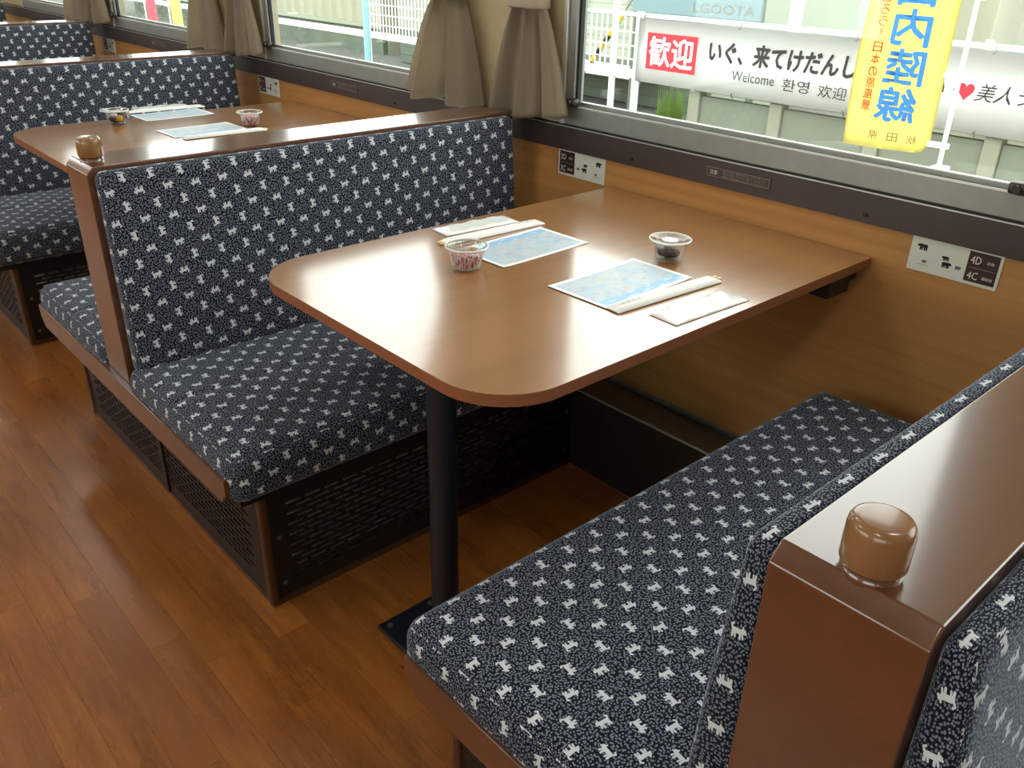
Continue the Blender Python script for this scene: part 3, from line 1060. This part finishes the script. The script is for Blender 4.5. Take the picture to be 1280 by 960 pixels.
b_ = cyl(bmesh.new(), (-20 - ox, 0, fz(.68)), (3 - ox, 0, fz(.68)), .022, n=10); obj('top_rail', b_, M['white_paint'], fence)
b_ = bbox(bmesh.new(), -20 - ox, -4.6 - ox, -.03, .03, fz(.07), fz(.15)); obj('bottom_rail', b_, M['white_paint'], fence)
wm = bmesh.new()
for a, b in ((-9.55, -7.34), (-7.26, -4.97), (-4.88, -4.64)):
    n = int((b - a) / .075)
    for i in range(1, n):
        x = a + (b - a) * i / n
        bbox(wm, x - .006 - ox, x + .006 - ox, -.006, .006, fz(.15), fz(.66))
    for z in (.25, .38, .51): bbox(wm, a - ox, b - ox, -.005, .005, fz(z) - .006, fz(z) + .006)
wo = obj('wire_mesh', wm, M['white_paint'], fence); wo['kind'] = 'stuff'
tag(fence, 'white steel fence with wire mesh and posts beyond the windows', 'fence')

# welcome banner on the fence
bn = empty('welcome_banner', (-1.6, FY - .06, .055)); ox, oy, oz = bn.location
bm = bmesh.new(); nx = 60
bx0, bx1 = -4.56, 1.4
rows = [[bm.verts.new((bx0 + (bx1 - bx0) * i / nx - ox, .006 * math.sin(i * .9), z)) for i in range(nx + 1)] for z in (0, .3, .605)]
for a, b in zip(rows, rows[1:]):
    for i in range(nx): bm.faces.new((a[i], a[i + 1], b[i + 1], b[i]))
bmesh.ops.solidify(bm, geom=bm.faces[:], thickness=.003)
bmesh.ops.recalc_face_normals(bm, faces=bm.faces)
obj('banner_cloth', bm, M['banner'], bn, True)
FYL = -.014
box('red_square', -4.42 - ox, -3.80 - ox, FYL - .002, FYL, .138, .480, M['red'], bn)
lettering('歓迎', M['banner'], bn, (-4.11 - ox, FYL - .003, .312), .27, .54, bold=.02)
lettering('いぐ、来てけだんし', M['ink'], bn, (-2.90 - ox, FYL, .375), .185, 1.50, bold=.032, shear=.08)
lettering('Welcome', M['ink'], bn, (-3.14 - ox, FYL, .183), .088, .46)
lettering('환영', M['ink'], bn, (-2.69 - ox, FYL, .165), .105, .27)
lettering('欢迎', M['ink'], bn, (-2.33 - ox, FYL, .155), .105, .27)
lettering('歡迎', M['ink'], bn, (-1.96 - ox, FYL, .150), .105, .27)
lettering('い・', M['ink'], bn, (-1.40 - ox, FYL, .30), .10, .2, shear=.2)
hb = bmesh.new(); pts = []
for k in range(40):
    t = 2 * PI * k / 40
    pts.append((16 * math.sin(t) ** 3 * .0040, (13 * math.cos(t) - 5 * math.cos(2 * t) - 2 * math.cos(3 * t) - math.cos(4 * t)) * .0045))
hb.faces.new([hb.verts.new((x, 0, z)) for x, z in pts])
obj('heart', hb, M['red'], bn, loc=(-1.235 - ox, FYL - .001, .305))
lettering('美人ライン', M['ink'], bn, (-.81 - ox, FYL, .305), .13, .70, shear=.3)
for x in (-4.5, -3.35, -2.2, -1.1, 0):
    obj('eyelet_tie', cyl(bmesh.new(), (x - ox, FYL - .004, .585), (x - ox, .02, .64), .008, n=6), M['ink_grey'], bn)
    obj('eyelet_tie', cyl(bmesh.new(), (x - ox, FYL - .004, .022), (x - ox, .02, -.03), .008, n=6), M['ink_grey'], bn)
tag(bn, 'long white welcome banner with a red square and black lettering on the fence', 'banner')

# concrete panel wall behind the banner
cw = empty('concrete_wall', (-1.5, FY + .06, GZ)); ox, oy, oz = cw.location
posts = [-3.85, -2.92, -1.95, -.98, 0, .98, 1.96, 2.94]
for a, b in zip(posts, posts[1:]):
    for z0, z1 in ((0, .50), (.508, .94)):
        box('panel', a + .07 - ox, b - .07 - ox, 0, .07, z0, z1, M['concrete'], cw, bev=.006)
for a in posts: box('post', a - .065 - ox, a + .065 - ox, -.03, .1, 0, .98, M['concrete_post'], cw, bev=.008)
for a, b in zip(posts, posts[1:]):
    box('coping', a - ox, b - .004 - ox, -.05, .12, .985, 1.02, M['concrete_post'], cw, bev=.006)
tag(cw, 'low pale concrete panel wall under the welcome banner', 'wall')

# yellow festival flag seen from behind, on a white pole
FLY = 2.6
fg = empty('festival_flag', (-.20, FLY, GZ)); oz = GZ
bm = bmesh.new(); nx, nz = 14, 30
z0f, z1f = .405, 1.95
def flag_x(s, z): return -.255 - .46 * s - .025 * (z - .4) * 0 + .012 * math.sin(6 * z) * s
def flag_y(s, z): return .018 * math.sin(5 * s + 3 * z) + .02 * s
g = []
for j in range(nz + 1):
    z = z0f + (z1f - z0f) * j / nz
    row = []
    for i in range(nx + 1):
        s = i / nx
        zz = z
        if j == 0: zz += .05 * max(0, (.12 - s) / .12) ** 2 - .015 * s
        x = flag_x(s, z)
        row.append(bm.verts.new((x + .20, flag_y(s, z), zz - oz)))
    g.append(row)
for a, b in zip(g, g[1:]):
    for i in range(nx): bm.faces.new((a[i + 1], a[i], b[i], b[i + 1]))
bmesh.ops.solidify(bm, geom=bm.faces[:], thickness=.0015)
bmesh.ops.recalc_face_normals(bm, faces=bm.faces)
obj('flag_cloth', bm, M['flag_yellow'], fg, True)


def flag_text(ch, mat, x, z, h, wd, bold=0):
    o = lettering(ch, mat, fg, (0, 0, 0), h, wd, mirror=True, bold=bold)
    for v in o.data.vertices:
        X_, Z_ = v.co.x + x, v.co.z + z
        s = (-.255 - X_) / .46
        v.co = (X_ + .20, flag_y(s, Z_) - .004, Z_ - oz)
for k, ch in enumerate('線陸内田秋'):
    flag_text(ch, M['blue_ink'], -.445 - .012 * (k == 0) - .006 * k, .617 + k * .178, .158, .19, bold=.025)
for ch, z in (('景', .597), ('風', .650), ('原', .704), ('の', .758), ('本', .816), ('日', .872), ('!', .935), ('う', .99), ('ろ', 1.045), ('こ', 1.10)):
    flag_text(ch, M['red_ink'], -.612 - .02 * (z - .6), z, .047, None if ch == '!' else .052, bold=.012)
for ch, x in (('秋', -.345), ('田', -.44), ('県', -.54)): flag_text(ch, M['brown_ink'], x, .462, .042, .05)
b_ = cyl(bmesh.new(), (.0 + .032, .01, .02), (.0 + .0, .01, 2.95), .011, n=12); smooth_by_angle(obj('flag_pole', b_, M['white_paint'], fg))
for z in (.46, .78, 1.12, 1.46): obj('pole_loop', bbox(bmesh.new(), -.06, .04, .0, .022, z - oz - .012, z - oz + .012), M['white_paint'], fg)
obj('pole_clamp', bbox(bmesh.new(), -.01, .06, -.03, .05, 1.27, 1.315, .006), M['white_paint'], fg)
obj('pole_stand', bbox(bmesh.new(), -.16, .22, -.16, .18, 0, .07, .02), M['white_paint'], fg)
tag(fg, 'yellow festival flag seen from behind, mirrored blue lettering, on a white pole', 'flag')


# buildings beyond
def corrugated(name, x0, x1, y, z0, z1, pitch, depth, mat, parent):
    bm = bmesh.new(); rows = []; n = int((x1 - x0) / pitch) * 4
    for yy in (y, y + depth + .05):
        for z in (z0, z1):
            r = []
            for i in range(n + 1):
                x = x0 + (x1 - x0) * i / n
                d = (0, 0, depth, depth)[i % 4] if yy == y else 0
                r.append(bm.verts.new((x, yy + d, z)))
            rows.append(r)
    for a, b in ((0, 1), (3, 2), (1, 3), (2, 0)):
        for i in range(n): bm.faces.new((rows[a][i], rows[a][i + 1], rows[b][i + 1], rows[b][i]))
    for i in (0, n): bm.faces.new((rows[0][i], rows[1][i], rows[3][i], rows[2][i]))
    bmesh.ops.recalc_face_normals(bm, faces=bm.faces)
    return obj(name, bm, mat, parent)


shed = empty('metal_shed', (1.0, 7.4, GZ))
corrugated('wall_sheet', -4.0, 5.0, 0, 0, 2.9, .5, .05, M['sheet'], shed)
box('roof', -4.2, 5.2, -.3, 3.0, 2.9, 3.0, M['siding_grey'], shed)
box('back_wall', -4.0, 5.0, .1, 2.9, 0, 2.9, M['sheet'], shed)
for x in (-3.95, -2.6, -1.1, .4): box('pilaster', x - .05, x + .05, -.06, .0, 0, 2.9, M['concrete_post'], shed)
tag(shed, 'pale corrugated metal shed behind the welcome banner', 'building')

house = empty('clapboard_house', (-10.5, 9.2, GZ))
bb_ = bmesh.new()
for k in range(18): 
    z = .02 + k * .16
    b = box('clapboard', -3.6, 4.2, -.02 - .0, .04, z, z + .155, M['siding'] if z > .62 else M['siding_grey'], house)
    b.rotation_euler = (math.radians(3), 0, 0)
box('house_body', -3.6, 4.2, .06, 4, 0, 2.9, M['siding'], house)
box('roof', -3.9, 4.5, -.5, 4.3, 2.9, 3.05, M['siding_grey'], house)
box('lean_to_roof', .6, 3.4, -.9, -.05, .52, .58, M['white_paint'], house)
tag(house, 'pale clapboard house behind the mesh fence', 'building')

ws = empty('cream_warehouse', (-21, 9.6, GZ))
corrugated('wall_sheet', -9, 5.6, 0, .55, 3.2, .42, .06, M['sheet'], ws)
corrugated('base_sheet', -9, 5.6, .02, 0, .55, .9, .05, M['siding_grey'], ws)
box('warehouse_body', -9, 5.6, .15, 6, 0, 3.2, M['sheet'], ws)
box('roof', -9.3, 5.9, -.4, 6.2, 3.2, 3.35, M['siding_grey'], ws)
box('wall_rail', -9, 5.6, -.05, 0, .54, .62, M['siding'], ws)
tag(ws, 'cream corrugated warehouse seen through the second window', 'building')

sgn = empty('pale_blue_signboard', (-6.0, 8.2, .49))
box('board', -1.05, 1.05, 0, .04, 0, 1.0, M['roof_blue'], sgn, bev=.01)
lettering('LGOOTA', M['ink_grey'], sgn, (.48, -.002, .115), .11, .95)
for x in (-1.0, 1.0): box('leg', x - .04, x + .04, .04, .1, GZ - .49, 1.0, M['siding_grey'], sgn)
tag(sgn, 'pale blue signboard with faint grey letters above the welcome banner', 'signboard')

gw = empty('guy_wire_guard', (-5.6, 6.0, GZ))
a_, b__ = Vector((-.16, 0, .98)), Vector((.32, 0, 1.58))
for k in range(8):
    p0, p1 = a_.lerp(b__, k / 8), a_.lerp(b__, (k + 1) / 8)
    obj('stripe', cyl(bmesh.new(), p0, p1, .03, n=10), M['yellow_paint'] if k % 2 else M['ink'], gw)
obj('wire', cyl(bmesh.new(), a_ + (a_ - b__) * 1.63, b__ + (b__ - a_) * 2.5, .008, n=6), M['ink_grey'], gw)
tag(gw, 'black and yellow striped guard on a slanting wire behind the mesh fence', 'wire guard')

# tall weeds in the gap beside the concrete wall
gr = bmesh.new()
for k in range(420):
    x, y = max(-.16, min(.16, random.gauss(0, .08))), random.uniform(0, .12); h = random.uniform(.45, 1.0); a = random.choice((random.uniform(-.5, .5), PI + random.uniform(-.5, .5))); l = random.uniform(.02, .12)
    wdt = random.uniform(.006, .014)
    p0 = Vector((x, y, 0)); p1 = p0 + Vector((math.cos(a) * l * .4, math.sin(a) * l * .4, h * .6)); p2 = p0 + Vector((math.cos(a) * l, math.sin(a) * l, h))
    s = Vector((-math.sin(a), math.cos(a), 0)) * wdt
    v = [gr.verts.new(q) for q in (p0 - s, p0 + s, p1 + s, p1 - s, p2)]
    gr.faces.new(v[:4]); gr.faces.new((v[3], v[2], v[4]))
go = obj('tall_weeds', gr, M['grass'], loc=(-4.22, 5.62, GZ)); go['kind'] = 'stuff'
tag(go, 'tall green weeds growing beside the end of the concrete wall', 'grass')

# small flags and poles along the fence
for k, (x, y, c, lab) in enumerate(((-6.05, 5.2, 'pink', 'pink banner flag at the edge of the front window beside the curtain'),
                                    (-15.6, 4.6, 'pink', 'pink flag seen through the third window'),
                                    (-14.5, 4.6, 'flag_yellow', 'yellow flag seen through the third window'))):
    f = empty('street_flag', (x, y, GZ))
    b_ = bmesh.new(); rows = []
    for j in range(9):
        rows.append([b_.verts.new((.04 + .45 * i / 6, .02 * math.sin(i + j * .7), .5 + j * .2)) for i in range(7)])
    for a, b in zip(rows, rows[1:]):
        for i in range(6): b_.faces.new((a[i], a[i + 1], b[i + 1], b[i]))
    bmesh.ops.solidify(b_, geom=b_.faces[:], thickness=.003); bmesh.ops.recalc_face_normals(b_, faces=b_.faces)
    obj('flag_cloth', b_, M[c], f, True)
    obj('flag_pole', cyl(bmesh.new(), (0, 0, 0), (0, 0, 2.3), .015, n=10), M['white_paint'], f)
    tag(f, lab, 'flag', 'street flags')
for x, y, lab in ((-8.9, 5.0, 'pale blue steel pole in front of the mesh fence, seen through the second window'), (-13.0, 5.2, 'pale blue steel pole by the corner of the second window')):
    pl = obj('steel_pole', cyl(bmesh.new(), (0, 0, 0), (0, 0, 3.2), .045, n=14), M['pale_blue'], loc=(x, y, GZ))
    smooth_by_angle(pl); tag(pl, lab, 'pole')
